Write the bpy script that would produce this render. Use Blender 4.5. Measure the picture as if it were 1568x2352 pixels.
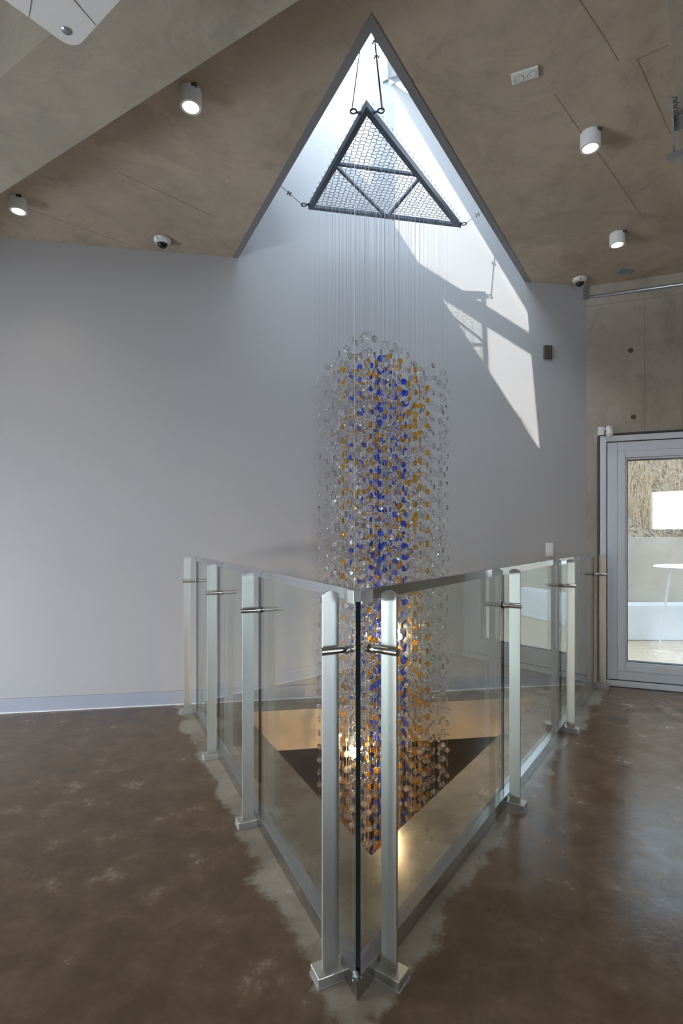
import bpy, bmesh, math, random
from mathutils import Vector, Matrix
from mathutils.geometry import tessellate_polygon
random.seed(7)
for o in list(bpy.data.objects): bpy.data.objects.remove(o)
S = bpy.context.scene
COL = S.collection

# ------------------------------------------------------------------ camera, world, sun, window light, exposure
F, HZ, CX, CH = 1220.0, 1227.0, 784.0, 1.37      # focal length in px, horizon row, centre column, eye height
cam_d = bpy.data.cameras.new('camera'); cam = bpy.data.objects.new('camera', cam_d); COL.objects.link(cam)
cam.location = (0, 0, CH); cam.rotation_euler = (math.pi/2, 0, 0)
cam_d.sensor_fit = 'HORIZONTAL'; cam_d.sensor_width = 24.0; cam_d.lens = F/1568*24
cam_d.shift_y = (HZ-1176)/1568; cam_d.clip_start = .05; cam_d.clip_end = 200
S.camera = cam
S.view_settings.view_transform = 'Standard'; S.view_settings.look = 'None'
S.view_settings.gamma = 1; S.view_settings.exposure = -.45; S.view_settings.use_curve_mapping = False

W = bpy.data.worlds.new('world'); S.world = W; W.use_nodes = True
W.node_tree.nodes['Background'].inputs[0].default_value = (.71, .85, 1.0, 1)
W.node_tree.nodes['Background'].inputs[1].default_value = 36.0

SUN = Vector((.700, 1.0, -.735)).normalized()
def light(name, kind, loc, energy, color, direction=None, **kw):
    d = bpy.data.lights.new(name, kind); d.energy = energy; d.color = color
    for k, v in kw.items(): setattr(d, k, v)
    o = bpy.data.objects.new(name, d); COL.objects.link(o); o.location = loc
    if direction is not None: o.rotation_euler = Vector(direction).to_track_quat('-Z', 'Y').to_euler()
    return o
light('sun', 'SUN', (-4, -4, 9), 9, (1, .97, .91), SUN, angle=math.radians(.38))
# daylight standing in the big windows behind and left of the camera; warm fill added in the storey below to light the slab edge
light('daylight_rear_window', 'AREA', (1.6, -6.35, 2.0), 42, (.93, .96, 1), (0, 1, 0), shape='RECTANGLE', size=1.9, size_y=1.2)
light('daylight_left_window', 'AREA', (-6.3, .9, .75), 340, (.86, .92, 1), (1, .45, -.32), shape='RECTANGLE', size=3.0, size_y=.8, spread=math.radians(125))
light('warm_fill_lower_storey', 'AREA', (0, -1.8, -1.7), 360, (1, .64, .40), (0, 1, .18), shape='RECTANGLE', size=6, size_y=1.6)

# ------------------------------------------------------------------ helpers
def at(x, y, Y):  return Vector(((x-CX)/F*Y, Y, CH+(HZ-y)/F*Y))                 # point seen at x, y and Y metres away
def onz(x, y, z):                                                               # point seen at x, y on the level z
    Y = (z-CH)*F/(HZ-y); return Vector(((x-CX)/F*Y, Y, z))
WB0, WBS = 4.50, .165                                                           # back wall: Y = WB0 + WBS*X
def wby(X): return WB0+WBS*X
def onback(x, y):
    u = (x-CX)/F; Y = WB0/(1-WBS*u); return Vector((u*Y, Y, CH+(HZ-y)/F*Y))
CORN = Vector((2.245, wby(2.245), 0)); DD = Vector((.937, -.35, 0)).normalized(); DN = Vector((DD.y, -DD.x, 0))  # door wall
def ondoor(x, y):
    u = (x-CX)/F; t = (u*CORN.y-CORN.x)/(DD.x-u*DD.y); p = CORN+DD*t
    return t, CH+(HZ-y)/F*p.y
BD = Vector((1, WBS, 0)).normalized(); BN = Vector((BD.y, -BD.x, 0))            # along the back wall / towards the room

def setp(o, label=None, cat=None, group=None, kind=None):
    if label: o['label'] = label
    if cat: o['category'] = cat
    if group: o['group'] = group
    if kind: o['kind'] = kind
    return o
def empty(name, loc, label, cat, group=None):
    o = bpy.data.objects.new(name, None); o.empty_display_size = .1; COL.objects.link(o); o.location = loc
    return setp(o, label, cat, group)
def link(name, bm, mat, parent=None, smooth=False):
    me = bpy.data.meshes.new(name); bmesh.ops.recalc_face_normals(bm, faces=bm.faces[:]); bm.to_mesh(me); bm.free()
    for m in (mat if isinstance(mat, (list, tuple)) else [mat]): me.materials.append(m)
    if smooth:
        for p in me.polygons: p.use_smooth = True
    o = bpy.data.objects.new(name, me); COL.objects.link(o)
    if parent is not None:
        o.parent = parent
        m = Matrix.Identity(4); q = parent
        while q is not None:
            m = q.matrix_basis @ m; q = q.parent
        o.matrix_parent_inverse = Matrix.Identity(4); o.matrix_basis = m.inverted()
        for v in me.vertices: v.co = m.inverted() @ v.co
        o.matrix_basis = Matrix.Identity(4)
    return o
def B(): return bmesh.new()
def box(bm, c, ax, ay, az, sx, sy, sz, mi=0):                                   # centre, three axes, full sizes
    vs = []
    for i in (-.5, .5):
        for j in (-.5, .5):
            for k in (-.5, .5):
                vs.append(bm.verts.new(Vector(c)+ax*sx*i+ay*sy*j+az*sz*k))
    fs = []
    for q in ((0,1,3,2),(4,6,7,5),(0,4,5,1),(2,3,7,6),(0,2,6,4),(1,5,7,3)):
        f = bm.faces.new([vs[i] for i in q]); f.material_index = mi; fs.append(f)
    return fs
X3, Y3, Z3 = Vector((1,0,0)), Vector((0,1,0)), Vector((0,0,1))
def prism(bm, pts, off, mi=0):                                                  # polygon (3D points) swept by a vector
    a = [bm.verts.new(p) for p in pts]; b = [bm.verts.new(Vector(p)+Vector(off)) for p in pts]
    tri = tessellate_polygon([[Vector(p) for p in pts]])
    for t in tri:
        for vs in ([a[i] for i in t], [b[i] for i in reversed(t)]):
            try: bm.faces.new(vs).material_index = mi
            except ValueError: pass
    n = len(pts)
    for i in range(n):
        f = bm.faces.new([a[i], a[(i+1)%n], b[(i+1)%n], b[i]]); f.material_index = mi
def prism_holes(bm, outer, holes, off, mi_side=0):
    loops = [[Vector(p) for p in outer]]+[[Vector(p) for p in h] for h in holes]
    flat = [p for l in loops for p in l]
    a = [bm.verts.new(p) for p in flat]; b = [bm.verts.new(p+Vector(off)) for p in flat]
    for t in tessellate_polygon(loops):
        bm.faces.new([a[i] for i in t]); bm.faces.new([b[i] for i in reversed(t)])
    k = 0
    for l in loops:
        n = len(l)
        for i in range(n):
            f = bm.faces.new([a[k+i], a[k+(i+1)%n], b[k+(i+1)%n], b[k+i]]); f.material_index = mi_side
        k += n
def frame_of(d):
    d = Vector(d).normalized(); u = d.cross(Z3) if abs(d.z) < .95 else d.cross(X3); u.normalize(); return u, d.cross(u).normalized()
def tube(bm, p0, p1, r, n=12, r1=None, cap=True, mi=0):
    p0, p1 = Vector(p0), Vector(p1); u, v = frame_of(p1-p0); r1 = r if r1 is None else r1
    a = [bm.verts.new(p0+(u*math.cos(t)+v*math.sin(t))*r) for t in [2*math.pi*i/n for i in range(n)]]
    b = [bm.verts.new(p1+(u*math.cos(t)+v*math.sin(t))*r1) for t in [2*math.pi*i/n for i in range(n)]]
    for i in range(n): bm.faces.new([a[i], a[(i+1)%n], b[(i+1)%n], b[i]]).material_index = mi
    if cap: bm.faces.new(a).material_index = mi; bm.faces.new(b).material_index = mi
def path(bm, pts, r, n=8):
    for i in range(len(pts)-1): tube(bm, pts[i], pts[i+1], r, n)
def lathe(bm, c, axis, prof, n=32, mi=0):                                       # prof: (radius, height) along axis
    c = Vector(c); axis = Vector(axis).normalized(); u, v = frame_of(axis); rings = []
    for r, h in prof:
        if r < 1e-6: rings.append([bm.verts.new(c+axis*h)])
        else: rings.append([bm.verts.new(c+axis*h+(u*math.cos(2*math.pi*i/n)+v*math.sin(2*math.pi*i/n))*r) for i in range(n)])
    for a, b in zip(rings, rings[1:]):
        for i in range(n):
            j = (i+1) % n
            if len(a) == 1: vs = [a[0], b[i], b[j]]
            elif len(b) == 1: vs = [a[i], a[j], b[0]]
            else: vs = [a[i], a[j], b[j], b[i]]
            bm.faces.new(vs).material_index = mi
def torus(bm, c, axis, R, r, n=20, m=8):
    c = Vector(c); axis = Vector(axis).normalized(); u, v = frame_of(axis); g = []
    for i in range(n):
        t = 2*math.pi*i/n; d = u*math.cos(t)+v*math.sin(t)
        g.append([bm.verts.new(c+d*(R+r*math.cos(2*math.pi*k/m))+axis*r*math.sin(2*math.pi*k/m)) for k in range(m)])
    for i in range(n):
        for k in range(m): bm.faces.new([g[i][k], g[(i+1)%n][k], g[(i+1)%n][(k+1)%m], g[i][(k+1)%m]])
def bevel(o, w=.003, seg=2):
    m = o.modifiers.new('bevel', 'BEVEL'); m.width = w; m.segments = seg; m.limit_method = 'ANGLE'; m.angle_limit = math.radians(40)
    return o

# ------------------------------------------------------------------ materials
class N:
    def __init__(s, name):
        s.m = bpy.data.materials.new(name); s.m.use_nodes = True; s.t = s.m.node_tree; s.t.nodes.clear()
        s.out = s.t.nodes.new('ShaderNodeOutputMaterial')
    def n(s, typ, **kw):
        nd = s.t.nodes.new(typ)
        for k, v in kw.items():
            if k == 'inp':
                for a, b in v.items(): s.set(nd, a, b)
            else: setattr(nd, k, v)
        return nd
    def set(s, nd, a, b):
        if hasattr(b, 'is_output') or isinstance(b, bpy.types.NodeSocket): s.t.links.new(b, nd.inputs[a])
        else: nd.inputs[a].default_value = b
    def math(s, op, a, b=0.0, c=None, clamp=False):
        nd = s.n('ShaderNodeMath', operation=op, use_clamp=clamp); s.set(nd, 0, a); s.set(nd, 1, b)
        if c is not None: s.set(nd, 2, c)
        return nd.outputs[0]
    def mix(s, f, a, b, typ='MIX'):
        nd = s.n('ShaderNodeMix', data_type='RGBA', blend_type=typ); s.set(nd, 0, f)
        s.set(nd, 6, a if not isinstance(a, tuple) else (*a, 1)); s.set(nd, 7, b if not isinstance(b, tuple) else (*b, 1)); return nd.outputs[2]
    def noise(s, scale, detail=4, rough=.55, vec=None, dist=0):
        nd = s.n('ShaderNodeTexNoise', inp={'Scale': scale, 'Detail': detail, 'Roughness': rough, 'Distortion': dist})
        if vec is not None: s.t.links.new(vec, nd.inputs['Vector'])
        return nd.outputs['Fac']
    def ramp(s, f, a, b):                                                       # smooth step from a to b
        nd = s.n('ShaderNodeMapRange', interpolation_type='SMOOTHSTEP'); s.set(nd, 0, f); s.set(nd, 1, a); s.set(nd, 2, b); return nd.outputs[0]
    def pos(s): return s.n('ShaderNodeNewGeometry').outputs['Position']
    def bsdf(s, color, rough=.5, metal=0, bump=None, bstr=.1, bdist=.01, **kw):
        b = s.n('ShaderNodeBsdfPrincipled'); s.set(b, 'Base Color', color if not isinstance(color, tuple) else (*color, 1))
        s.set(b, 'Roughness', rough); s.set(b, 'Metallic', metal)
        for k, v in kw.items(): s.set(b, k.replace('_', ' '), v)
        if bump is not None:
            bn = s.n('ShaderNodeBump', inp={'Strength': bstr, 'Distance': bdist}); s.t.links.new(bump, bn.inputs['Height']); s.t.links.new(bn.outputs[0], b.inputs['Normal'])
        s.t.links.new(b.outputs[0], s.out.inputs[0]); return b
def plain(name, c, rough=.5, metal=0, **kw):
    m = N(name); v = m.noise(40, 3); col = m.mix(m.math('MULTIPLY', v, .12), c, tuple(x*.8 for x in c)); m.bsdf(col, rough, metal, **kw); return m.m
def emis(name, c, st):
    m = N(name); e = m.n('ShaderNodeEmission', inp={0: (*c, 1), 1: st}); m.t.links.new(e.outputs[0], m.out.inputs[0]); return m.m
def concrete(name, c1, c2, seams=None):
    m = N(name); p = m.pos()
    a = m.noise(.9, 5, .6, p, .4); b = m.noise(6, 6, .65, p); c = m.noise(60, 3, .6, p)
    col = m.mix(m.ramp(a, .35, .65), c1, c2)
    col = m.mix(m.math('MULTIPLY', m.ramp(b, .45, .7), .35), col, tuple(x*.78 for x in c1))
    st = m.noise(1.7, 7, .72, p, 1.2)
    col = m.mix(m.math('MULTIPLY', m.ramp(st, .52, .66), .38), col, tuple(x*.62 for x in c1))
    col = m.mix(m.math('MULTIPLY', m.ramp(st, .46, .34), .30), col, tuple(min(1, x*1.25) for x in c2))
    col = m.mix(m.math('MULTIPLY', c, .16), col, (.1, .09, .08))
    vo = m.n('ShaderNodeTexVoronoi', inp={'Scale': 22.0}); m.t.links.new(p, vo.inputs['Vector'])
    pit = m.math('MULTIPLY', m.math('LESS_THAN', vo.outputs['Distance'], .055), m.ramp(b, .5, .56))
    col = m.mix(m.math('MULTIPLY', pit, .7), col, (.05, .045, .04))
    m.bsdf(col, .72, bump=m.math('SUBTRACT', b, pit), bstr=.12, bdist=.01); return m.m
M_ceil = concrete('ceiling_concrete', (.41, .335, .255), (.52, .435, .335))
M_beam = concrete('beam_concrete', (.37, .335, .27), (.43, .39, .315))
M_wallc = concrete('board_marked_concrete', (.33, .285, .23), (.42, .37, .31))
M_slab = concrete('slab_edge_concrete', (.55, .49, .41), (.62, .56, .47))
m = N('grey_wall_paint'); p = m.pos(); a = m.noise(1.1, 3, .5, p); b = m.noise(120, 2, .5, p)
m.bsdf(m.mix(a, (.40, .392, .392), (.425, .415, .415)), .62, bump=b, bstr=.05, bdist=.002); M_grey = m.m
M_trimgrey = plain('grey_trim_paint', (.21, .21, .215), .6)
M_base = plain('baseboard_paint', (.36, .38, .44), .45)
M_white = plain('white_paint', (.78, .80, .82), .4)
M_frame = plain('white_aluminium', (.62, .64, .69), .38)
M_cap = plain('skylight_soffit', (.70, .74, .78), .5)
M_seal = plain('black_seal', (.03, .03, .035), .5)
M_plast = plain('white_plastic', (.75, .74, .72), .35)
M_dplast = plain('smoked_dome', (.015, .015, .018), .08)
M_brown = plain('brown_plastic', (.09, .065, .055), .3)
M_galv = plain('galvanised_steel', (.40, .42, .45), .35, .8)
M_dark = plain('dark_painted_steel', (.085, .105, .135), .38)
M_wire = plain('mesh_wire', (.16, .17, .19), .35, .5)
M_cable = plain('steel_cable', (.16, .17, .19), .4, .6)
M_clamp = plain('zinc_clamp', (.45, .50, .56), .25, .9)
M_red = plain('red_sticker', (.6, .03, .04), .4)
M_silicone = plain('silicone', (.34, .35, .38), .3)
M_cord = plain('white_cord', (.8, .8, .82), .4)
M_hole = plain('tie_hole', (.085, .07, .06), .8)
M_seam = plain('formwork_seam', (.27, .22, .165), .8)

# polished concrete floor: brown sealer, bare light margin along the railing and inside it
RT, RL, RR = Vector((.046, 1.556, 0)), Vector((-1.131, 4.046, 0)), Vector((2.262, 4.700, 0))     # railing foot line: tip, left end, right end
dl, dr = (RL-RT).normalized(), (RR-RT).normalized()
nl, nr = Vector((-dl.y, dl.x, 0)), Vector((dr.y, -dr.x, 0))                                     # outward normals
if nl.x > 0: nl = -nl
if nr.x < 0: nr = -nr
m = N('polished_concrete_floor'); p = m.pos(); sep = m.n('ShaderNodeSeparateXYZ'); m.t.links.new(p, sep.inputs[0])
def sd(nv, o):
    k = nv.x*o.x+nv.y*o.y
    return m.math('SUBTRACT', m.math('ADD', m.math('MULTIPLY', sep.outputs[0], nv.x), m.math('MULTIPLY', sep.outputs[1], nv.y)), k)
d1, d2 = sd(nl, RT), sd(nr, RT)
big = m.noise(2.2, 6, .62, p, .3); mid = m.noise(6, 7, .7, p, .15); fine = m.noise(45, 5, .6, p); blot = m.noise(1.2, 4, .55, p, .5)
wob = m.math('MULTIPLY', m.math('SUBTRACT', big, .5), .30)
wob = m.math('ADD', wob, m.math('MULTIPLY', m.math('SUBTRACT', mid, .5), .18))
left_out = m.math('SUBTRACT', m.math('ADD', d1, wob), .085)
right_out = m.math('SUBTRACT', m.math('ADD', d2, wob), .06)
out = m.ramp(m.math('MAXIMUM', left_out, right_out), -.015, .03)
brown = m.mix(m.ramp(mid, .35, .7), (.120, .076, .043), (.180, .118, .071))
streak = m.math('MULTIPLY', m.ramp(mid, .54, .68), m.ramp(blot, .5, .62))
brown = m.mix(m.math('MULTIPLY', streak, .65), brown, (.30, .23, .165))
bare = m.mix(m.ramp(big, .42, .60), (.36, .31, .245), (.245, .20, .15))
bare = m.mix(m.math('MULTIPLY', m.ramp(fine, .5, .75), .35), bare, (.20, .17, .13))
col = m.mix(out, bare, brown)
vo = m.n('ShaderNodeTexVoronoi', feature='DISTANCE_TO_EDGE', inp={'Scale': 1.3, 'Randomness': 1.0})
wp = m.n('ShaderNodeVectorMath', operation='ADD'); nz = m.n('ShaderNodeTexNoise', inp={'Scale': 3.0, 'Detail': 5.0}); m.t.links.new(p, nz.inputs['Vector'])
sc = m.n('ShaderNodeVectorMath', operation='SCALE', inp={'Scale': .35}); m.t.links.new(nz.outputs['Color'], sc.inputs[0])
m.t.links.new(p, wp.inputs[0]); m.t.links.new(sc.outputs[0], wp.inputs[1]); m.t.links.new(wp.outputs[0], vo.inputs['Vector'])
crack = m.math('MULTIPLY', m.math('LESS_THAN', vo.outputs['Distance'], .0010), m.ramp(blot, .42, .5))
col = m.mix(m.math('MULTIPLY', crack, .45), col, (.03, .022, .016))
rough = m.math('ADD', .13, m.math('MULTIPLY', m.ramp(mid, .3, .7), .15))
m.bsdf(col, rough, bump=m.math('ADD', mid, m.math('MULTIPLY', fine, .25)), bstr=.10, bdist=.012, Specular_IOR_Level=.38); M_floor = m.m

m = N('brushed_stainless'); tc = m.pos(); mp = m.n('ShaderNodeMapping', inp={'Scale': (220.0, 220.0, 5.0)}); m.t.links.new(tc, mp.inputs[0])
br = m.noise(1.0, 4, .7, mp.outputs[0]); cl = m.noise(3.5, 2, .5, tc)
m.bsdf(m.mix(br, (.50, .49, .455), (.64, .63, .59)), m.math('ADD', .38, m.math('MULTIPLY', cl, .12)), 1.0, bump=br, bstr=.05, bdist=.002); M_steel = m.m
m = N('polished_stainless'); m.bsdf((.62, .64, .66), .07, 1.0); M_polish = m.m
m = N('channel_steel'); m.bsdf((.50, .495, .48), .16, 1.0); M_chan = m.m
m = N('satin_tube_steel'); m.bsdf((.60, .57, .55), .26, 1.0); M_rod = m.m

def thin_glass(name, tint, refl=1.0, ior=1.5, rough=0.0):
    m = N(name); bf = m.n('ShaderNodeNewGeometry').outputs['Backfacing']; fr = m.n('ShaderNodeFresnel', inp={'IOR': m.math('ADD', ior, m.math('MULTIPLY', bf, 1/ior-ior))}); tr = m.n('ShaderNodeBsdfTransparent', inp={0: (*tint, 1)})
    gl = m.n('ShaderNodeBsdfGlossy', inp={'Color': (refl, refl, refl, 1), 'Roughness': rough}); mx = m.n('ShaderNodeMixShader')
    m.t.links.new(fr.outputs[0], mx.inputs[0]); m.t.links.new(tr.outputs[0], mx.inputs[1]); m.t.links.new(gl.outputs[0], mx.inputs[2])
    m.t.links.new(mx.outputs[0], m.out.inputs[0]); return m.m
M_pane = thin_glass('railing_glass', (.935, .965, .95))
M_skyglass = thin_glass('skylight_glass', (.97, .985, .99))
M_doorglass = thin_glass('door_glass', (.34, .35, .35))
M_edge = plain('glass_edge', (.012, .022, .022), .08)
def solid_glass(name, c, rough=.0, ior=1.5, tw=.95):
    m = N(name); m.bsdf(c, rough, 0, bump=m.noise(95, 1, .5, m.pos()), bstr=.75, bdist=.004, Transmission_Weight=tw, IOR=ior); return m.m
M_clear = solid_glass('clear_glass', (.97, .975, .98))
M_amber = solid_glass('amber_glass', (.93, .50, .04), tw=.86)
M_blue = solid_glass('blue_glass', (.05, .13, .85), tw=.78)
m = N('nylon_thread'); m.bsdf((.30, .31, .34), .35); M_thread = m.m
M_lamp = emis('warm_lamp_glow', (1, .74, .46), 9)
M_bulb = emis('bulb_glow', (1, .66, .33), 520)

# ------------------------------------------------------------------ setting: floor, ceiling, walls
ZC = CH+2.27
HT, HL = Vector((.126, 2.264, 0)), Vector((-.755, 4.079, 0)); HR = Vector((1.678, 4.48, 0))     # stair void in the floor
XL, XR, YR = -6.0, 5.2, -6.0
def doory(X): return CORN.y+(X-CORN.x)*DD.y/DD.x
outer = [Vector((XL, YR, 0)), Vector((XR, YR, 0)), Vector((XR, doory(XR), 0)), CORN.copy(), Vector((XL, wby(XL), 0))]
bm = B(); prism_holes(bm, outer, [[HT, HR, HL]], (0, 0, -.31), 1)
for f in bm.faces:
    f.normal_update()
    c = f.calc_center_median()
    if c.z < -.30: f.material_index = 1
setp(link('floor', bm, [M_floor, M_slab]), kind='structure')

TT = onz(852, 28, ZC); TL = Vector((-.893, wby(-.893), ZC)); TR = Vector((1.705, wby(1.705), ZC))
cl_out = [Vector((XL, YR, ZC)), Vector((XR, YR, ZC)), Vector((XR, doory(XR), ZC)), Vector((CORN.x, CORN.y, ZC)), TR, TT, TL, Vector((XL, wby(XL), ZC))]
bm = B(); prism(bm, cl_out, (0, 0, .22)); setp(link('ceiling', bm, M_ceil), kind='structure')

J = onback(891, 184)
ZL1, ZR1, ZL2, ZR2 = 5.95, 4.60, 7.16, 5.80
def bw(X, z): return Vector((X, wby(X), z))
bm = B(); prism(bm, [bw(XL, -.31), bw(CORN.x+.02, -.31), bw(CORN.x+.02, ZC+.2), bw(TR.x, ZC+.2), bw(TR.x, ZR1), J, bw(TL.x, ZL1), bw(TL.x, ZC+.2), bw(XL, ZC+.2)], -BN*.25)
setp(link('wall_back', bm, M_grey), kind='structure')
bm = B()
box(bm, bw((XL+RL.x)/2, .055)+BN*.006, BD, BN, Z3, (RL.x-XL)*1.01, .012, .11)
box(bm, bw((RL.x+CORN.x)/2, .055)+BN*.006, BD, BN, Z3, (CORN.x-RL.x)*1.01, .012, .11)
setp(link('baseboard_back', bm, M_base), kind='structure')
bm = B(); box(bm, bw((XL+CORN.x)/2, .004)+BN*.015, BD, BN, Z3, (CORN.x-XL)*1.01, .012, .008)
setp(link('trim_1', bm, M_white), kind='structure')

# skylight shaft
L_in = (TL-TT).normalized(); R_in = (TR-TT).normalized()
NLi = Vector((L_in.y, -L_in.x, 0)); NRi = Vector((-R_in.y, R_in.x, 0))
TH = .045
def isect(p, d, q, e):
    k = ((q.x-p.x)*e.y-(q.y-p.y)*e.x)/(d.x*e.y-d.y*e.x); return p+d*k
TI = isect(TT+NLi*TH, L_in, TT+NRi*TH, R_in)
LI = isect(TT+NLi*TH, L_in, bw(0, ZC), BD); RI = isect(TT+NRi*TH, R_in, bw(0, ZC), BD)
zt1, zt2 = ZC+.02, 4.92
def zz(v, z): return Vector((v.x, v.y, z))
bm = B()
prism(bm, [zz(TI, ZC+.10), zz(LI, ZC+.10), zz(LI, ZL1), zz(TI, zt1+.05)], -NLi*TH)
prism(bm, [zz(v, ZC-.004) for v in (TT, TL, LI, TI, RI, TR)], (0, 0, .12))
prism(bm, [zz(TI, ZC+.22), zz(LI, ZC+.22), zz(LI, ZL1-.06), zz(TI, ZC+.225)], -NLi*.2)
setp(link('wall_shaft_left', bm, M_trimgrey), kind='structure')
s = .35; MP = TI.lerp(RI, s); MP.z = 4.82
bm = B(); prism(bm, [zz(TI, ZC+.10), zz(RI, ZC+.10), zz(RI, ZR2), MP, zz(TI, zt2)], -NRi*TH)
setp(link('wall_shaft_right', bm, M_trimgrey), kind='structure')
# roof over the shaft: two solid faces meeting at the seam J - MP
C2L = zz(LI, ZL2); C2T = zz(TI, zt2); R2 = zz(RI, ZR2)
bm = B()
for tri in ((C2T, MP, J), (C2T, J, C2L), (J, MP, R2)):
    prism(bm, tri, (0, 0, .14))
setp(link('ceiling_skylight', bm, M_cap), kind='structure')
def bar(bm, a, b, w, h): 
    d = (b-a).normalized(); u = d.cross(Z3).normalized(); v = u.cross(d)
    box(bm, (a+b)/2, d, u, v, (b-a).length, w, h)
# glazing of the skylight: left side band, and the two strips above the back wall
w1 = bpy.data.objects.new('window_1', None); COL.objects.link(w1); w1['kind'] = 'structure'
C1T, C1L = zz(TI, zt1+.05), zz(LI, ZL1)
off = -NLi*.08
bm = B(); prism(bm, [C1T+off, C1L+off, C2L+off, C2T+off], -NLi*.012); link('pane', bm, M_skyglass, w1)
bm = B()
def onleft(s, z): return Vector((TI.x+(LI.x-TI.x)*s, TI.y+(LI.y-TI.y)*s, z))
def shadow_to_left(pt):                                                         # where the sun ray through pt crosses the left side
    k = ((pt.x-TI.x)*NLi.x+(pt.y-TI.y)*NLi.y)/(SUN.x*NLi.x+SUN.y*NLi.y); q = pt-SUN*k
    return ((q-TI).x*L_in.x+(q-TI).y*L_in.y)/(LI-TI).length, q.z
ma, _ = shadow_to_left(onback(873, 250)); mb, _ = shadow_to_left(onback(914, 250))
mc = (ma+mb)/2; mw = abs(ma-mb)*(LI-TI).length
zlo, zhi = zt1+.05+(ZL1-zt1)*mc, zt2+(ZL2-zt2)*mc
box(bm, onleft(mc, (zlo+zhi)/2)+off, L_in, NLi, Z3, mw, .08, zhi-zlo+.1); link('mullion', bm, M_cap, w1)
bm = B()
sa, za = shadow_to_left(onback(1063, 679)); sb, zb = shadow_to_left(onback(1226, 781))
k = (zb-za)/(sb-sa); z0 = za-k*sa
sx = (z0-zt1-.05)/((ZL1-zt1-.05)-k)
bar(bm, onleft(-.02, z0)+off, onleft(sx+.05, z0+k*(sx+.05))+off, .06, .15); link('transom', bm, M_cap, w1)
w2 = bpy.data.objects.new('window_2', None); COL.objects.link(w2); w2['kind'] = 'structure'
bo = -BN*.10
bm = B(); prism(bm, [C1L+bo, J+bo, C2L+bo], -BN*.01); prism(bm, [J+bo, zz(RI, ZR1)+bo, R2+bo], -BN*.01); link('pane', bm, M_skyglass, w2)
bm = B(); bar(bm, J-BN*.03, C2L-BN*.03, .10, .12); bar(bm, J-BN*.03, R2-BN*.03, .10, .10); link('window_frame', bm, M_cap, w2)

# beam across the ceiling (left, near) and lower soffit strip at the right
ZB = CH+1.95
bp = onz(687, 0, ZB); bq = onz(0, 445, ZB); bd = (bp-bq).normalized(); bn = Vector((-bd.y, bd.x, 0))
if bn.y > 0: bn = -bn
bm = B(); a0, a1 = bq-bd*3.2, bp+bd*4.2
prism(bm, [a0, a1, a1+bn*.40, a0+bn*.40], (0, 0, ZC-ZB+.01)); setp(link('trim_2', bm, M_beam), kind='structure')
ZS = CH+2.20
q0, q1 = onz(1533, 0, ZS), onz(1562, 359, ZS); qd = (q1-q0).normalized(); qn = Vector((qd.y, -qd.x, 0))
e0 = q0-qd*1.2; e1 = q1+qd*.75
bm = B(); prism(bm, [e0, e1, e1+qn*1.3, e0+qn*1.3], (0, 0, ZC-ZS+.01)); setp(link('trim_3', bm, M_beam), kind='structure')

# formwork seams on the ceiling as thin grooves/ridges
bm = B()
for pts in ([(270,395),(490,497)], [(60,478),(290,560)], [(1330,0),(1390,90),(1420,140)], [(1272,215),(1345,320)], [(1372,350),(1477,502)], [(1463,137),(1540,310)], [(1463,137),(1534,104)], [(900,480+25),(905,507)]):
    for a, b in zip(pts, pts[1:]):
        A, Bq = onz(*a, ZC-.0008), onz(*b, ZC-.0008)
        bar(bm, A, Bq, .0035, .001)
setp(link('trim_4', bm, M_seam), kind='structure')

# door wall
u0, _ = ondoor(1377, 1200); _, ztop = ondoor(1377, 1003); u1 = u0+1.45
def dw(u, z, o=0): return CORN+DD*u+Z3*z+DN*o       # DN points away from or towards the room, see sign below
if DN.y > 0: DN = -DN
bm = B(); UE = (XR-CORN.x)/DD.x
prism_holes(bm, [dw(0, 0), dw(UE, 0), dw(UE, ZC+.2), dw(0, ZC+.2)], [[dw(u0, .0+.001), dw(u0, ztop), dw(u1, ztop), dw(u1, .001)]], -DN*.28)
setp(link('wall_right', bm, M_wallc), kind='structure')
bm = B()
_, zj = ondoor(1400, 697)
for a in (ondoor(1480, 680), ): 
    u = a[0]; box(bm, dw(u, (ztop+zj)/2, .0008), DD, DN, Z3, .005, .002, zj-ztop)
box(bm, dw(UE/2, zj, .0008), DD, DN, Z3, UE, .002, .004)
u, _ = ondoor(1566, 700); box(bm, dw(u, (ztop+zj)/2, .0008), DD, DN, Z3, .005, .002, zj-ztop)
u, _ = ondoor(1368, 1150); box(bm, dw(u/1.2, 1.66, .0008), DD, DN, Z3, .06, .002, .003)
setp(link('trim_5', bm, M_seam), kind='structure')
for hx, hy in ((1448, 805), (1454, 958)):
    u, z = ondoor(hx, hy); bm = B(); lathe(bm, dw(u, z, .0), DN, [(0, -.0), (.019, .0), (.0215, .002), (.021, .0005)], 24)
    lathe(bm, dw(u, z, .0), DN, [(0, .0012), (.020, .0012), (.020, 0)], 24)
    o = link('tie_hole', bm, M_hole); setp(o, 'upper dark round formwork tie hole in the concrete above the door' if hy < 900 else 'lower dark round formwork tie hole, nearer the top of the door', 'tie hole')

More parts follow.
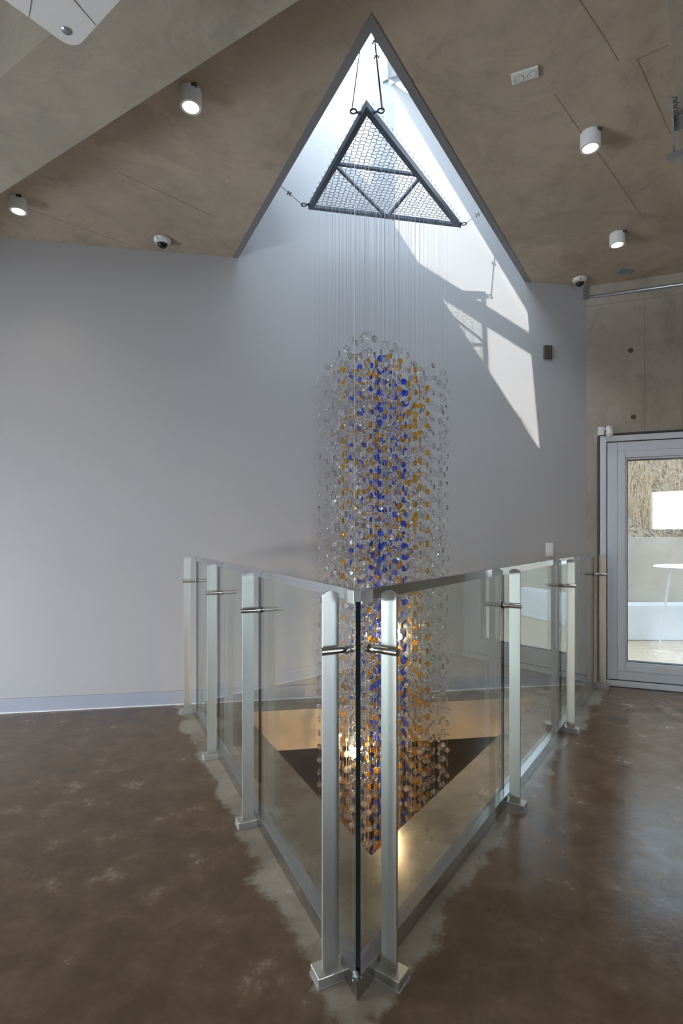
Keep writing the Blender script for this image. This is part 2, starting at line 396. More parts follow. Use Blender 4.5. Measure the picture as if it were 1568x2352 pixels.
# door
d1_ = bpy.data.objects.new('door_1', None); COL.objects.link(d1_); d1_.location = dw(u0, 0); d1_['kind'] = 'structure'
def ring(bm, ua, ub, za, zb, w, o0, o1):
    for (a, b, c, d) in ((ua, ua+w, za, zb), (ub-w, ub, za, zb), (ua+w, ub-w, za, za+w), (ua+w, ub-w, zb-w, zb)):
        box(bm, dw((a+b)/2, (c+d)/2, (o0+o1)/2), DD, DN, Z3, b-a, abs(o1-o0), d-c)
bm = B(); ring(bm, u0, u1, .005, ztop, .052, -.08, .02); bevel(link('door_frame', bm, M_frame, d1_), .003)
bm = B(); ring(bm, u0+.048, u1-.048, .053, ztop-.048, .012, -.07, .004); link('seal', bm, M_seal, d1_)
bm = B(); ring(bm, u0+.060, u1-.060, .065, ztop-.060, .082, -.07, .012); bevel(link('sash', bm, M_frame, d1_), .004)
bm = B(); ring(bm, u0+.142, u1-.142, .147, ztop-.142, .062, -.07, .024); ring(bm, u0+.204, u1-.204, .209, ztop-.204, .018, -.07, .010); bevel(link('glazing_bead', bm, M_frame, d1_), .004)
bm = B(); ring(bm, u0+.222, u1-.222, .227, ztop-.222, .006, -.06, .0); link('gasket', bm, M_seal, d1_)
bm = B(); box(bm, dw((u0+u1)/2, ztop/2, -.03), DD, DN, Z3, u1-u0-.44, .02, ztop-.44); link('pane', bm, M_doorglass, d1_)

# far room walls with window openings (behind and left of the camera)
bm = B(); prism_holes(bm, [(XL, YR, 0), (XR, YR, 0), (XR, YR, ZC), (XL, YR, ZC)], [[(.7, YR, 1.5), (.7, YR, 2.5), (2.0, YR, 2.5), (2.0, YR, 1.5)]], (0, -.25, 0)); setp(link('wall_rear', bm, M_wallc), kind='structure')
bm = B(); prism_holes(bm, [(XL, YR, 0), (XL, wby(XL), 0), (XL, wby(XL), ZC), (XL, YR, ZC)], [[(XL, .2, .3), (XL, 2.2, .3), (XL, 2.2, 1.0), (XL, .2, 1.0)]], (-.25, 0, 0)); setp(link('wall_left', bm, M_grey), kind='structure')
bm = B(); prism_holes(bm, [(XR, YR, 0), (XR, doory(XR), 0), (XR, doory(XR), ZC), (XR, YR, ZC)], [[(XR, -3.7, .4), (XR, -2.2, .4), (XR, -2.2, 1.5), (XR, -3.7, 1.5)]], (.25, 0, 0)); setp(link('wall_side', bm, M_wallc), kind='structure')

# storey below the void
m = N('lower_floor_concrete'); p = m.pos(); m.bsdf(m.mix(m.noise(1.2, 5, .6, p), (.085, .062, .048), (.13, .10, .08)), .3, bump=m.noise(9, 4, .6, p), bstr=.05); M_low = m.m
bm = B(); prism(bm, [(-6, -2, -3.3), (6, -2, -3.3), (6, 15, -3.3), (-6, 15, -3.3)], (0, 0, -.2)); setp(link('floor_lower', bm, M_low), kind='structure')
bm = B()
prism(bm, [(-6, 15, -3.3), (6, 15, -3.3), (6, 15, -.31), (-6, 15, -.31)], (0, .2, 0))
prism(bm, [(-6, -2, -3.3), (-6, 15, -3.3), (-6, 15, -.31), (-6, -2, -.31)], (-.2, 0, 0))
prism(bm, [(6, -2, -3.3), (6, 15, -3.3), (6, 15, -.31), (6, -2, -.31)], (.2, 0, 0))
prism(bm, [(-6, -2, -3.3), (6, -2, -3.3), (6, -2, -.31), (-6, -2, -.31)], (0, -.2, 0))
setp(link('wall_lower', bm, M_wallc), kind='structure')
bm = B(); prism(bm, [(-6.2, wby(-6.2)+.26, -.31), (6.2, wby(6.2)+.26, -.31), (6.2, 15.2, -.31), (-6.2, 15.2, -.31)], (0, 0, .2)); setp(link('ceiling_lower', bm, M_ceil), kind='structure')

# outside the door: timber deck, parapet, hillside
m = N('deck_boards'); p = m.pos(); wv = m.n('ShaderNodeTexWave', wave_type='BANDS', bands_direction='Y', inp={'Scale': 2.6, 'Distortion': 0.0}); m.t.links.new(p, wv.inputs['Vector'])
g = m.math('GREATER_THAN', wv.outputs['Fac'], .985); m.bsdf(m.mix(g, m.mix(m.noise(4, 4, .6, p), (.46, .36, .25), (.58, .47, .34)), (.15, .12, .10)), .6); M_deck = m.m
ob = wby(0)
bm = B(); prism(bm, [(2.62, 5.05, -.02), (9.5, 1.6, -.02), (12, 7.3, -.02), (2.4, 7.3, -.02)], (0, 0, -.06)); setp(link('deck', bm, M_deck), kind='structure')
bm = B(); prism(bm, [(1.9, 7.3, -.1), (13, 7.3, -.1), (13, 7.3, 1.33), (1.9, 7.3, 1.33)], (0, .22, 0)); o = setp(link('parapet_wall', bm, concrete('pale_concrete', (.47, .40, .32), (.55, .48, .39))), kind='structure')
m = N('dry_hillside'); p = m.pos(); mp = m.n('ShaderNodeMapping', inp={'Scale': (6.0, 6.0, 1.6)}); m.t.links.new(p, mp.inputs[0])
a = m.noise(2.5, 8, .75, mp.outputs[0], .5); b = m.noise(.7, 3, .5, p)
m.bsdf(m.mix(m.ramp(a, .42, .58), (.20, .13, .07), (.62, .54, .43)), .95, bump=a, bstr=1, bdist=.1); M_hill = m.m
bm = B(); nx, ny = 40, 16; g = []
for i in range(nx+1):
    row = []
    for j in range(ny+1):
        X = -1+20*i/nx; Yv = 7.8+9*j/ny; row.append(bm.verts.new((X, Yv, -.2+1.0*(Yv-7.8)*.85+.15*math.sin(X*2.1+j)+random.uniform(-.06, .06))))
    g.append(row)
for i in range(nx):
    for j in range(ny): bm.faces.new([g[i][j], g[i+1][j], g[i+1][j+1], g[i][j+1]])
setp(link('hillside', bm, M_hill, smooth=True), kind='structure')
bm = B()
for _ in range(4200):
    X, Yv = random.uniform(2, 12), random.uniform(9.3, 14); z = -.2+.85*(Yv-7.8)
    hgt = random.uniform(.35, .95); dx, dy = random.uniform(-.2, .2), random.uniform(-.2, .2)
    a = Vector((X, Yv, z-.05)); b = a+Vector((dx*.5, dy*.5, hgt*.6)); c = a+Vector((dx*1.3, dy*1.3, hgt))
    tube(bm, a, b, .007, 3, .005, False); tube(bm, b, c, .005, 3, .0015, False)
o = link('dry_grass', bm, plain('dry_stalks', (.45, .32, .20), .9)); setp(o, 'tall dry brown grass stalks covering the slope behind the door', 'grass', kind='stuff')
# white table on the deck
tb = empty('garden_table', (4.35, 6.6, 0), 'white round table on the deck beyond the door glass', 'table')
bm = B(); lathe(bm, (4.35, 6.6, .95), Z3, [(0, 0), (.40, 0), (.42, .012), (.40, .028), (0, .028)], 40); link('tabletop', bm, M_white, tb)
for k in range(3):
    t = 2*math.pi*k/3+2.6; bm = B(); tube(bm, (4.35+.22*math.cos(t), 6.6+.22*math.sin(t), .95), (4.35+.34*math.cos(t), 6.6+.34*math.sin(t), -.02), .012, 10); link('leg', bm, M_white, tb)
bm = B(); box(bm, (4.6, 7.12, .21), X3, Y3, Z3, 3.4, .34, .46); o = link('deck_bench', bm, M_white); bevel(o, .01); setp(o, 'long low white bench along the concrete parapet outside', 'bench')

# ------------------------------------------------------------------ glass railing, two runs meeting in a V
PT = 1.196                                                                      # post height
def railing(tag_, d, nv, end, posts, joints, label):
    root = empty('glass_railing', RT, label, 'railing')
    L = (end-RT).length
    inw = -nv
    # floor channel: rectangular steel profile, slot for the glass
    cw = .05
    def P(s, o, z): return RT+d*s+inw*o+Z3*z                                     # along, inward, up
    # mitred at the tip
    half = d.dot(Vector((0, 1, 0)))
    miter = cw/math.tan(ANG/2)
    bm = B(); prism(bm, [P(0, 0, .0), P(L, 0, .0), P(L, cw, .0), P(miter, cw, .0)], (0, 0, .062))
    bevel(link('floor_channel', bm, M_chan, root), .002)
    gt = .012; go = cw/2
    g0 = go/math.tan(ANG/2)
    # panes
    cuts = [g0+.004]+joints+[L-.03]
    for i, (a, b) in enumerate(zip(cuts, cuts[1:])):
        bm = B(); a2, b2 = a+(.003 if i else 0), b-.003
        fs = box(bm, P((a2+b2)/2, go, (.05+1.178)/2), d, inw, Z3, b2-a2, gt, 1.128)
        for f in fs:
            f.normal_update()
            if abs(f.normal.dot(inw)) < .5: f.material_index = 1
        link('glass_pane', bm, [M_pane, M_edge], root)
    # polished cap along the top edge
    t0 = (go-.013)/math.tan(ANG/2)
    bm = B(); prism(bm, [P(t0, go-.013, 1.168), P(L-.01, go-.013, 1.168), P(L-.01, go+.013, 1.168), P((go+.013)/math.tan(ANG/2), go+.013, 1.168)], (0, 0, .034))
    link('top_rail', bm, M_polish, root)
    for s, px in posts:
        base = P(s, -.006, 0)
        # fin: wide across the rail, thin along it, domed top
        w, th = .054, .010
        bm = B(); prof = []
        for k in range(11):
            t = k/10; prof.append((-w*t, PT-.012+ .012*math.sin(math.pi*t)))
        pts = [base+inw*0+Z3*.02] + [base+inw*x+Z3*z for x, z in prof] + [base-inw*w+Z3*.02]
        prism(bm, [p-d*th/2 for p in pts], d*th)
        po = bevel(link('post', bm, M_steel, root), .001)
        bm = B(); box(bm, base-inw*(w*.5+.004)+Z3*.016, inw, d, Z3, .098, .068, .030)
        bevel(link('base_plate', bm, M_steel, po), .003)
        bm = B(); box(bm, base-inw*(w*.5+.004)+Z3*.002, inw, d, Z3, .102, .072, .004); link('sealant_bead', bm, M_silicone, po)
        # round standoff lying on the near face of the fin, reaching to the glass
        z = 1.012; c0 = base-inw*(w+.012)-d*(th/2+.012)+Z3*z; c1 = P(s, go-gt/2-.001, z)-d*(th/2+.012)
        bm = B(); tube(bm, c0, c1, .0125, 24); lathe(bm, c1, -inw, [(0, -.0005), (.016, 0), (.016, .007), (.0125, .009)], 24)
        lathe(bm, c0, inw, [(0, -.001), (.005, -.001), (.005, .003), (0, .003)], 16)
        c2 = P(s, go+gt/2, z)-d*(th/2+.012); lathe(bm, c2, inw, [(.014, 0), (.014, .005), (.007, .010), (0, .012)], 24)
        link('glass_clamp', bm, M_rod, po, True).modifiers.new('e', 'EDGE_SPLIT').split_angle = .6
    return root, P, go
ANG = math.acos(max(-1, min(1, dl.dot(dr))))
def s_of(px, py, d, nv):
    p = onz(px, py, 0); return (p-RT).dot(d)
lposts = [(s_of(763, 2238, dl, nl), 0), (s_of(581, 1890, dl, nl), 0), (s_of(488, 1740, dl, nl), 0), (s_of(436, 1633, dl, nl)-.03, 0)]
rposts = [(s_of(884, 2238, dr, nr), 0), (s_of(1172, 1850, dr, nr), 0), (s_of(1298, 1677, dr, nr), 0), (s_of(1372, 1576, dr, nr)-.03, 0)]
jl = [s_of(604, 1885, dl, nl), s_of(506, 1725, dl, nl)]
jr = [s_of(1155, 1848, dr, nr), s_of(1288, 1680, dr, nr)]
print('posts', lposts, rposts, jl, jr, 'ang', math.degrees(ANG))
rootL, PL, go = railing('l', dl, nl, RL, lposts, jl, 'glass and brushed steel railing run from the front corner to the grey wall at left')
rootR, PR, go = railing('r', dr, nr, RR, rposts, jr, 'glass and brushed steel railing run from the front corner to the white door at right')
# corner bracket and black butt joint belong to the left run
bm = B(); tip = PL(go/math.tan(ANG/2), go, 0)
for dd, ii in ((dl, -nl), (dr, -nr)):
    box(bm, tip+dd*.028-ii*.015+Z3*1.180, dd, ii, Z3, .062, .004, .040)
bevel(link('corner_bracket', bm, M_steel, rootL), .001)
bm = B()
box(bm, tip+Z3*.615, X3, Y3, Z3, .013, .010, 1.10); link('corner_joint', bm, M_edge, rootL)
bm = B(); random.seed(3)
for _ in range(9):
    c = RT+Vector((random.uniform(-.008, .012), .012+random.uniform(0, .02), random.uniform(.03, .07))); lathe(bm, c, Z3, [(0, -.006), (.006, -.002), (.007, .002), (0, .006)], 8)
link('silicone_blob', bm, M_silicone, rootL, True)

# ------------------------------------------------------------------ hanging glass sculpture
ZF = CH+2.451
FF, FL, FR = onz(841, 244.4, ZF), onz(707.8, 481, ZF), onz(1058.7, 523.4, ZF)
ch = empty('glass_chandelier', (FF+FL+FR)/3, 'tall hanging cluster of clear, amber and blue glass discs under a dark triangular mesh frame', 'chandelier')
cen = (FF+FL+FR)/3
def inset(tri, w):
    out = []
    n = len(tri)
    for i in range(n):
        p0, p1, p2 = tri[i-1], tri[i], tri[(i+1)%n]
        e1, e2 = (p1-p0).normalized(), (p2-p1).normalized()
        n1, n2 = Vector((-e1.y, e1.x, 0)), Vector((-e2.y, e2.x, 0))
        if n1.dot(cen-p1) < 0: n1 = -n1
        if n2.dot(cen-p1) < 0: n2 = -n2
        out.append(isect(p1+n1*w, e1, p1+n2*w, e2))
    return out
tri = [FF, FR, FL]
bm = B()
def ringprism(bm, o, i, z0, h):
    n = len(o)
    for k in range(n):
        q = [o[k], o[(k+1)%n], i[(k+1)%n], i[k]]
        prism(bm, [zz(v, z0) for v in q], (0, 0, h))
ringprism(bm, tri, inset(tri, .034), ZF, .004)                                   # angle iron: flange below, web outside
ringprism(bm, tri, inset(tri, .004), ZF+.004, .036)
fr = link('steel_frame', bm, M_dark, ch)
tin = inset(tri, .02)
mLF, mRF, mLR = (FF+FL)/2, (FF+FR)/2, (FL+FR)/2
for a, b in ((mLF, mRF), (mLF, mLR), (mRF, mLR)):
    bm = B(); a_, b_ = a.lerp(b, .03), b.lerp(a, .03); bar(bm, a_+Z3*.012, b_+Z3*.012, .020, .016); link('brace', bm, M_dark, fr)
# woven mesh lying on the frame
bm = B(); xd = (FR-FL).normalized(); yd = Vector((xd.y, -xd.x, 0)); zm = ZF+.045
if yd.dot(FF-FL) < 0: yd = -yd
def inside(p, tri_=None):
    s_ = []
    t_ = tri
    for i in range(3):
        a, b = t_[i], t_[(i+1)%3]; s_.append((b.x-a.x)*(p.y-a.y)-(b.y-a.y)*(p.x-a.x))
    return all(v > 0 for v in s_) or all(v < 0 for v in s_)
ci, ri = .034, .031
for i in range(-2, 45):
    for j in range(-2, 45):
        def G(i_, j_, up=0): 
            return zz(FL+xd*(i_*ci+(.0028 if j_ % 2 else -.0028))+yd*(j_*ri-.02), zm+up)
        p, q = G(i, j), G(i, j+1)
        if inside(p) and inside(q): tube(bm, p, q, .0019, 4, cap=False)
        p, q = G(i, j+.0), G(i+1, j+.0)
        dv = yd*(.007 if i % 2 else -.002); p = p+dv; q = q+dv
        if inside(p) and inside(q): tube(bm, p, q, .0019, 4, cap=False)
link('wire_mesh', bm, M_wire, fr)
for (a, b) in ((FF, FR), (FF, FL)):
    n_ = int((b-a).length/.058)
    for k in range(1, n_):
        c = a.lerp(b, k/n_); e = (b-a).normalized(); bm = B(); torus(bm, zz(c, ZF+.05), Vector((e.x, e.y, 0)).lerp(Z3, .3), .011 if b is FR else .006, .0016, 12, 4)
        link('mesh_tie', bm, M_clamp, fr)
# eye bolts, cables, clamps
def eyebolt(p, dirv):
    dirv = Vector(dirv).normalized(); bm = B(); tube(bm, p-dirv*.01, p+dirv*.03, .007, 10); tube(bm, p-dirv*.0, p+dirv*.012, .012, 6)
    torus(bm, p+dirv*.045, Z3, .018, .005, 20, 8); link('eye_bolt', bm, M_dark, fr, True); return p+dirv*.055
eF = (FF-cen).normalized(); sideL = Vector((-.95, -.1, 0)); sideR = Vector((.95, -.1, 0))
pF1 = FF.lerp(FL, .075)+Z3*.02; pF2 = FF.lerp(FR, .055)+Z3*.02
E1 = eyebolt(pF1, (-1, -.3, 0)); E2 = eyebolt(pF2, (1, -.25, 0))
E3 = eyebolt(FL.lerp(FF, .03)+Z3*.02, (-1, .1, 0)); E4 = eyebolt(FR.lerp(FF, .03)+Z3*.02, (1, .35, 0))
A1 = Vector((.118, 2.43, CH+2.62)); A2 = Vector((.135, 2.45, CH+2.68))
A3 = onback(600, 388)+BN*.0; A4 = Vector((1.41, wby(1.41), CH+3.0))
def onray(E, px, py, Yt): return at(px, py, Yt)
A1 = at(843, -10, 2.47); A2 = at(847, -30, 2.50)
for E, A, cl, loop in ((E1, A1, (), 0), (E2, A2, (.62, .50), 1), (E3, A3, (.30, .68), 1), (E4, A4, (.33, .62), 1)):
    bm = B(); tube(bm, E, A, .0028, 6)
    if loop:
        e = (A-E).normalized(); u, v = frame_of(e); q = E+e*(A-E).length*.8
        tube(bm, E+u*.006, E+e*(A-E).length*.4+u*.004, .0022, 6); tube(bm, E+e*(A-E).length*.4+u*.004, q, .0022, 6)
    c_ = link('suspension_cable', bm, M_cable, ch)
    for k in cl:
        p = E.lerp(A, k); e = (A-E).normalized(); u, v = frame_of(e); bm = B()
        box(bm, p, e, u, v, .012, .03, .012); tube(bm, p-u*.011-v*.014, p-u*.011+v*.016, .0055, 6); tube(bm, p+u*.011-v*.014, p+u*.011+v*.016, .0055, 6)
        link('cable_clamp', bm, M_clamp, c_)
bm = B(); tube(bm, onback(700, 292), zz(FL.lerp(FR, .35)+yd*.25, ZF+.05), .0012, 6); link('guy_wire', bm, M_cable, ch)

# strands
SF, SL, SR = Vector((.15, 3.12, 0)), Vector((-.150, 3.95, 0)), Vector((.830, 4.12, 0))
NR = 13; ZTOP = CH+1.23
def disc_mesh(name, mat, r=.0215, h=.0056):
    bm = B(); lathe(bm, (0, 0, 0), Y3, [(0, -h*1.3), (r*.45, -h*1.28)] + [(r-.0075+.0075*math.cos(a), h*1.22*math.sin(a)) for a in [math.radians(q) for q in (-75, -50, -25, 0, 25, 50, 75)]] + [(r*.45, h*1.28), (0, h*1.3)], 20)
    bmesh.ops.recalc_face_normals(bm, faces=bm.faces[:])
    me = bpy.data.meshes.new(name); bm.to_mesh(me); bm.free(); me.materials.append(mat)
    for p in me.polygons: p.use_smooth = True
    return me
KIND = {'clear': ('clear_glass_disc', M_clear), 'amber': ('amber_glass_disc', M_amber), 'blue': ('blue_glass_disc', M_blue)}
LAMP1, LAMP2 = at(814, 1722, 3.42), at(907, 1455, 3.50)
discs = {'clear': [], 'amber': [], 'blue': []}
random.seed(21)
threads = []
for i in range(NR):
    for j in range(NR-i):
        k = NR-1-i-j; rg = min(i, j, k); n1 = NR-1
        p = (SF*i+SL*j+SR*k)/n1+Vector((random.uniform(-.016, .016), random.uniform(-.016, .016), 0))
        if rg >= 3: kind = 'blue'
        elif rg == 2: kind = random.choice(['amber', 'blue', 'blue', 'clear'])
        elif rg == 1: kind = 'amber' if random.random() < .30 else 'clear'
        else: kind = 'clear'
        top = ZTOP+random.uniform(-.12, .02)+(-.03 if kind != 'clear' else 0)
        z = top
        while z > -.95:
            kd = kind
            if kind == 'blue' and random.random() < .10: kd = 'amber'
            if kind == 'amber' and random.random() < .18: kd = 'clear'
            c = Vector((p.x, p.y, z))
            if all(math.hypot(c.x-l.x, c.y-l.y) > .052 or not -.085 < c.z-l.z < .19 for l in (LAMP1, LAMP2)): discs[kd].append((c, random.uniform(0, math.pi), random.uniform(.94, 1.1)))
            z -= (.098 if rg < 2 else .082)*random.uniform(.93, 1.07)
        threads.append((p, top))
for p, top in threads:
    bm = B(); tube(bm, (p.x, p.y, -1.0), (p.x, p.y, ZF+.045), .0008, 5, cap=False); link('hanging_thread', bm, M_thread, ch)
inv = Matrix.Translation(-ch.location)
for kd, lst in discs.items():
    nm, mt = KIND[kd]; me = disc_mesh(nm, mt)
    def vis(c):
        y = HZ-(c.z-CH)/c.y*F; x = CX+c.x/c.y*F
        if y > 1965-abs(x-852)*1.0: return 9
        return c.y
    lst.sort(key=lambda t: vis(t[0]))
    for c, a, s_ in lst[:100]:
        o = bpy.data.objects.new(nm, me); COL.objects.link(o); o.parent = ch
        o.location = c-ch.location; o.rotation_euler = (0, 0, a); o.scale = (s_,)*3
    vs, fs = [], []
    base = [v.co.copy() for v in me.vertices]; bf = [tuple(p.vertices) for p in me.polygons]
    for c, a, s_ in lst[100:]:
        R = Matrix.Rotation(a, 3, 'Z'); n0 = len(vs)
        vs.extend([R @ (v*s_) + c-ch.location for v in base]); fs.extend([tuple(n0+q for q in f) for f in bf])
    m2 = bpy.data.meshes.new(nm+'_cluster'); m2.from_pydata([tuple(v) for v in vs], [], fs); m2.materials.append(mt); m2.update()
    for p in m2.polygons: p.use_smooth = True
    o = bpy.data.objects.new(nm+'_cluster', m2); COL.objects.link(o); o.parent = ch; o['kind'] = 'stuff'
    print(kd, len(lst))

# two warm lamps hanging inside it
def pendant(p, label, px_):
    t = empty('pendant_lamp', p, label, 'lamp')
    bm = B(); tube(bm, p+Z3*.16, (p.x, p.y, ZF+.04), (.0011), 8); link('cord', bm, M_cord if px_ < 850 else M_thread, t)
    bm = B(); lathe(bm, p+Z3*.03, Z3, [(0, 0), (.026, 0), (.026, .09), (.020, .11), (.006, .13), (0, .13)], 24); link('lamp_holder', bm, M_plast, t, True)
    bm = B(); lathe(bm, p-Z3*.052, Z3, [(0, 0), (.016, .003), (.026, .014), (.029, .035), (.027, .081), (0, .081)], 24); link('bulb', bm, M_bulb, t, True)
pendant(LAMP1, 'lower warm lamp glowing among the discs, left of the front corner joint', 817)
pendant(LAMP2, 'upper warm lamp glowing among the discs, just right of the front steel post', 905)

# ------------------------------------------------------------------ ceiling and wall fittings
def downlight(px, py, label):
    hb = .085; c = onz(px, py, ZC-hb)
    t = empty('downlight', c+Z3*hb, label, 'ceiling light', 'cylindrical ceiling spotlights')
    bm = B(); r = .053
    lathe(bm, c, Z3, [(.041, .004), (.041, 0), (r, 0), (r+.001, .004), (r+.001, hb-.006), (r, hb), (0, hb)], 40); link('housing', bm, M_plast, t, True).modifiers.new('e', 'EDGE_SPLIT').split_angle = .6
    bm = B(); lathe(bm, c+Z3*.004, Z3, [(0, 0), (.041, 0), (.041, .003)], 40); link('diffuser', bm, M_lamp, t)
    bm = B(); box(bm, c+Vector((.03, -.045, hb-.008)), X3, Y3, Z3, .028, .016, .014); link('mounting_tab', bm, M_brown, t)
    l = light('downlight_beam', 'SPOT', c-Z3*.01, 16, (1, .80, .58), (0, 0, -1), spot_size=math.radians(110), spot_blend=.9, shadow_soft_size=.04)
    l.parent = t; l.location = c-Z3*.01-t.location
downlight(438, 247, 'white cylindrical ceiling spotlight beside the big beam, the larger on the left')
downlight(42, 486, 'white cylindrical ceiling spotlight at the far left edge under the beam')
downlight(1355, 341, 'larger white cylindrical ceiling spotlight on the right part of the ceiling')
downlight(1417, 563, 'smaller far white cylindrical ceiling spotlight near the concrete door wall')
def dome(px, py, label, r=.062):
    c = onz(px, py, ZC); t = empty('dome_camera', c, label, 'security camera', 'ceiling dome cameras')
    bm = B(); lathe(bm, c, -Z3, [(0, 0), (r, 0), (r+.003, .006), (r, .018), (r*.62, .040), (r*.60, .036), (0, .036)], 36); link('housing', bm, M_plast, t, True)
    bm = B(); R = r*.60; lathe(bm, c-Z3*.034, -Z3, [(R*math.cos(a), R*math.sin(a)) for a in [i*math.pi/16 for i in range(9)]], 32); link('dome', bm, M_dplast, t, True)
    bm = B(); box(bm, c+Vector((-.018, -r*.90, -.020)), X3, Vector((0, .7, -.7)), Vector((0, .7, .7)), .011, .010, .006); link('sticker', bm, M_red, t)
dome(373, 549, 'white dome security camera with black bubble on the ceiling left of the skylight')
dome(1331, 640, 'white dome security camera with black bubble in the corner right of the skylight', .06)
# twin socket plate
c = onz(1205, 170, ZC); ex = (onz(1232, 158, ZC)-onz(1177, 176, ZC)).normalized(); ey = Vector((-ex.y, ex.x, 0))
t = empty('twin_socket', c, 'white twin socket plate screwed to the ceiling right of the skylight', 'socket')
bm = B(); box(bm, c-Z3*.006, ex, ey, Z3, .128, .066, .012); bevel(link('plate', bm, M_plast, t), .004)
for s_ in (-1, 1):
    bm = B(); lathe(bm, c+ex*.030*s_-Z3*.012, -Z3, [(.021, 0), (.023, .0025), (.019, .0025), (.018, -.0005), (0, -.0005)], 28); link('outlet', bm, M_plast, t, True)
c = onz(1436, 623, ZC); bm = B(); box(bm, c-Z3*.003, Vector((.99, .12, 0)), Vector((-.12, .99, 0)), Z3, .115, .075, .006)
setp(link('ceiling_cover_plate', bm, M_galv), 'small grey-green blank cover plate on the ceiling near the door wall', 'cover plate')
# wall switch, brown box
p = onback(1261, 1262); t = empty('wall_switch', p, 'white rocker light switch on the grey wall above the right railing', 'switch')
bm = B(); box(bm, p+BN*.005, BD, BN, Z3, .072, .010, .122); bevel(link('plate', bm, M_plast, t), .003)
bm = B(); box(bm, p+BN*.012, BD, BN, Z3, .036, .008, .074); bevel(link('rocker', bm, M_white, t), .002)
p = onback(1256, 810); bm = B(); box(bm, p+BN*.012, BD, BN, Z3, .080, .024, .124)
t = bevel(link('wall_box', bm, M_brown), .006); setp(t, 'dark brown plastic box high on the grey wall beside the sunlit patch', 'wall box')
# conduit at the top of the door wall + drop beside the camera
bm = B(); _, zc0 = ondoor(1356, 684); p0 = dw(.02, zc0, .016); p1 = dw(UE-.05, zc0, .016); tube(bm, p0, p1, .014, 12)
setp(link('conduit', bm, M_galv, None, True), 'thin grey conduit running along the concrete wall just under the ceiling', 'conduit')
bm = B(); c = bw(CORN.x-.022, (ZC+zc0)/2)+BN*.012; box(bm, c, BD, BN, Z3, .035, .022, ZC-zc0+.03)
setp(link('cable_cover', bm, M_trimgrey), 'short grey vertical cable cover in the corner under the dome camera', 'cable cover')
# motion sensor on the door frame corner
u, z = ondoor(1397, 994); p = dw(u, z, .062); t = empty('motion_sensor', dw(u, z), 'white motion sensor with a small red mark above the door corner', 'sensor')
bm = B(); lathe(bm, p-Z3*.052, Z3, [(0, -.006), (.018, 0), (.030, .02), (.032, .04), (.028, .044), (.028, .095), (.024, .102), (0, .104)], 28); link('housing', bm, M_plast, t, True)
bm = B(); box(bm, dw(u-.062, z+.016, .015), DD, DN, Z3, .055, .03, .078); box(bm, dw(u-.02, z+.03, .018), DD, DN, Z3, .07, .034, .02); bevel(link('mounting_box', bm, M_plast, t), .004)
bm = B(); box(bm, p+DN*.028+Z3*.034+DD*.004, DD, DN, Z3, .013, .004, .009); link('sticker', bm, M_red, t)
bm = B(); pts = [dw(u0+1.4, ztop+.012, .012), dw(u0+.0, ztop+.012, .012), dw(u0-.012, ztop-.01, .012), dw(u0-.012, .03, .012)]; path(bm, pts, .010, 8)
setp(link('cable', bm, plain('dark_cable', (.07, .07, .075), .5)), 'dark cable following the left side and top of the white door frame', 'cable')
# steel rail and ladder bracket at the top right
t = empty('wall_bracket', onz(1549, 300, ZS), 'steel rail and slotted bracket with grey box under the soffit at top right', 'bracket')
zb_ = ZS-.04
a, b = onz(1541, 222, zb_), onz(1549, 372, zb_); bm = B(); bar(bm, a, b, .012, .02)
link('slotted_bar', bm, M_galv, t)
bm = B()
for k in range(6):
    c = a.lerp(b, .03+.07*k)+X3*.015; torus(bm, c, Z3, .013, .003, 10, 5)
link('link_chain', bm, M_dark, t)
a, b = onz(1531, 364, zb_-.03), onz(1590, 343, zb_-.03); bm = B(); bar(bm, a, b, .02, .035); link('cross_rail', bm, M_galv, t)
c = onz(1556, 276, ZS-.02); bm = B(); box(bm, c, qd, qn, Z3, .11, .05, .04); bevel(link('junction_box', bm, M_trimgrey, t), .003)

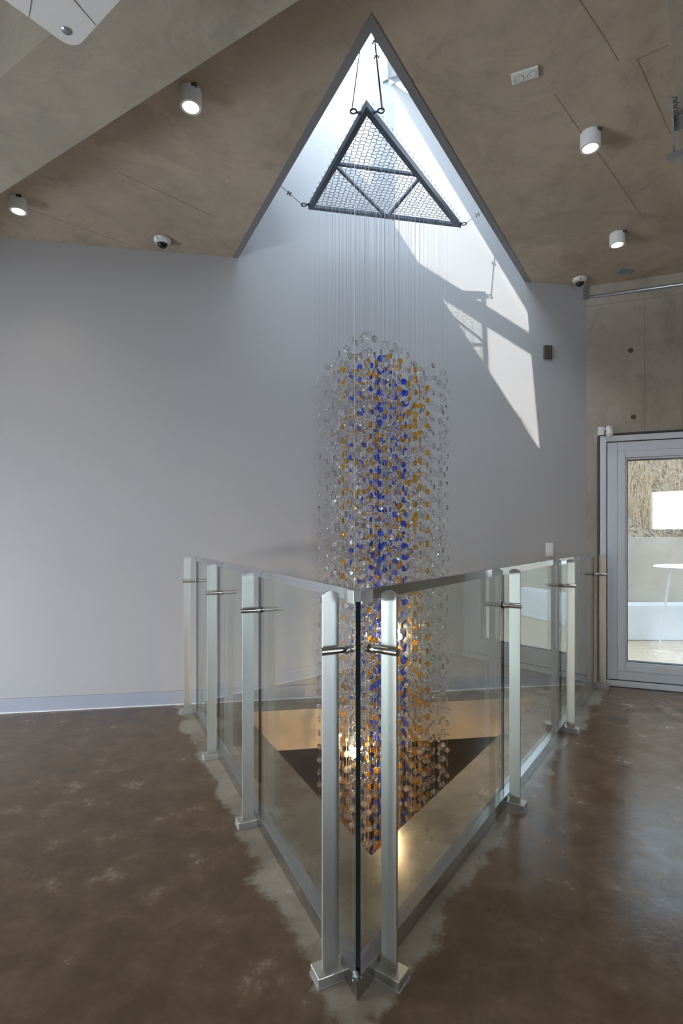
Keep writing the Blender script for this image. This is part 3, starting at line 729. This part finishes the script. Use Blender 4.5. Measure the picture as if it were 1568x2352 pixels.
# air conditioner cassette, top left
ZA = CH+1.70; c0 = onz(171, 116, ZA); ang = math.radians(279); half = math.radians(46)
A, Bv = Vector((math.cos(ang-half), math.sin(ang-half), 0)), Vector((math.cos(ang+half), math.sin(ang+half), 0))
Bv = (Bv-A*Bv.dot(A)).normalized(); W_ = .90
acc = c0+(A+Bv)*W_/2
ac = empty('air_conditioner', acc+Z3*(ZC-ZA), 'white ceiling cassette air conditioner in the top left corner', 'air conditioner')
def rsq(half_, r, z, n=6):
    out = []
    for sx_, sy_, a0 in ((1, 1, 0), (-1, 1, 90), (-1, -1, 180), (1, -1, 270)):
        for k in range(n+1):
            t_ = math.radians(a0+90*k/n); q = ((half_-r)*sx_+r*math.cos(t_), (half_-r)*sy_+r*math.sin(t_)); out.append(acc+A*q[0]+Bv*q[1]+Z3*(z-0))
    return out
def loft(bm, loops, cap=True):
    L_ = [[bm.verts.new(p) for p in l] for l in loops]
    for a_, b_ in zip(L_, L_[1:]):
        n = len(a_)
        for i in range(n): bm.faces.new([a_[i], a_[(i+1)%n], b_[(i+1)%n], b_[i]])
    if cap: bm.faces.new(L_[0]); bm.faces.new(L_[-1])
bm = B(); loft(bm, [rsq(W_/2, .05, 0), rsq(W_/2+.004, .05, .012), rsq(W_/2, .05, .03), rsq(W_/2-.06, .03, .05), rsq(W_/2-.06, .03, ZC-ZA-.0)])
link('housing', bm, M_plast, ac)
# curved seam circle, four louvre grooves, corner lines, sensor button
bm = B(); torus(bm, acc, Z3, .425, .0022, 72, 5); link('seam', bm, M_plast, ac)
for k in range(4):
    bm = B()
    d_ = (A, Bv, -A, -Bv)[k]; e_ = (Bv, -A, -Bv, A)[k]
    for sgn in (-1, 1):
        pts = []
        for q in range(9):
            t_ = q/8; pts.append(acc+d_*(W_/2-.10-.12*t_)+e_*sgn*(.27-.035*math.sin(t_*1.57)-.0*t_)-Z3*.001)
        path(bm, pts, .0035, 6)
        tube(bm, pts[0], acc+d_*(W_/2-.002)+e_*sgn*.30, .001, 5)
    link('louvre_groove', bm, M_brown, ac)
bm = B(); lathe(bm, c0+(A+Bv).normalized()*.075, -Z3, [(.016, -.001), (.016, .002), (0, .0035)], 24); link('sensor_button', bm, M_galv, ac, True)
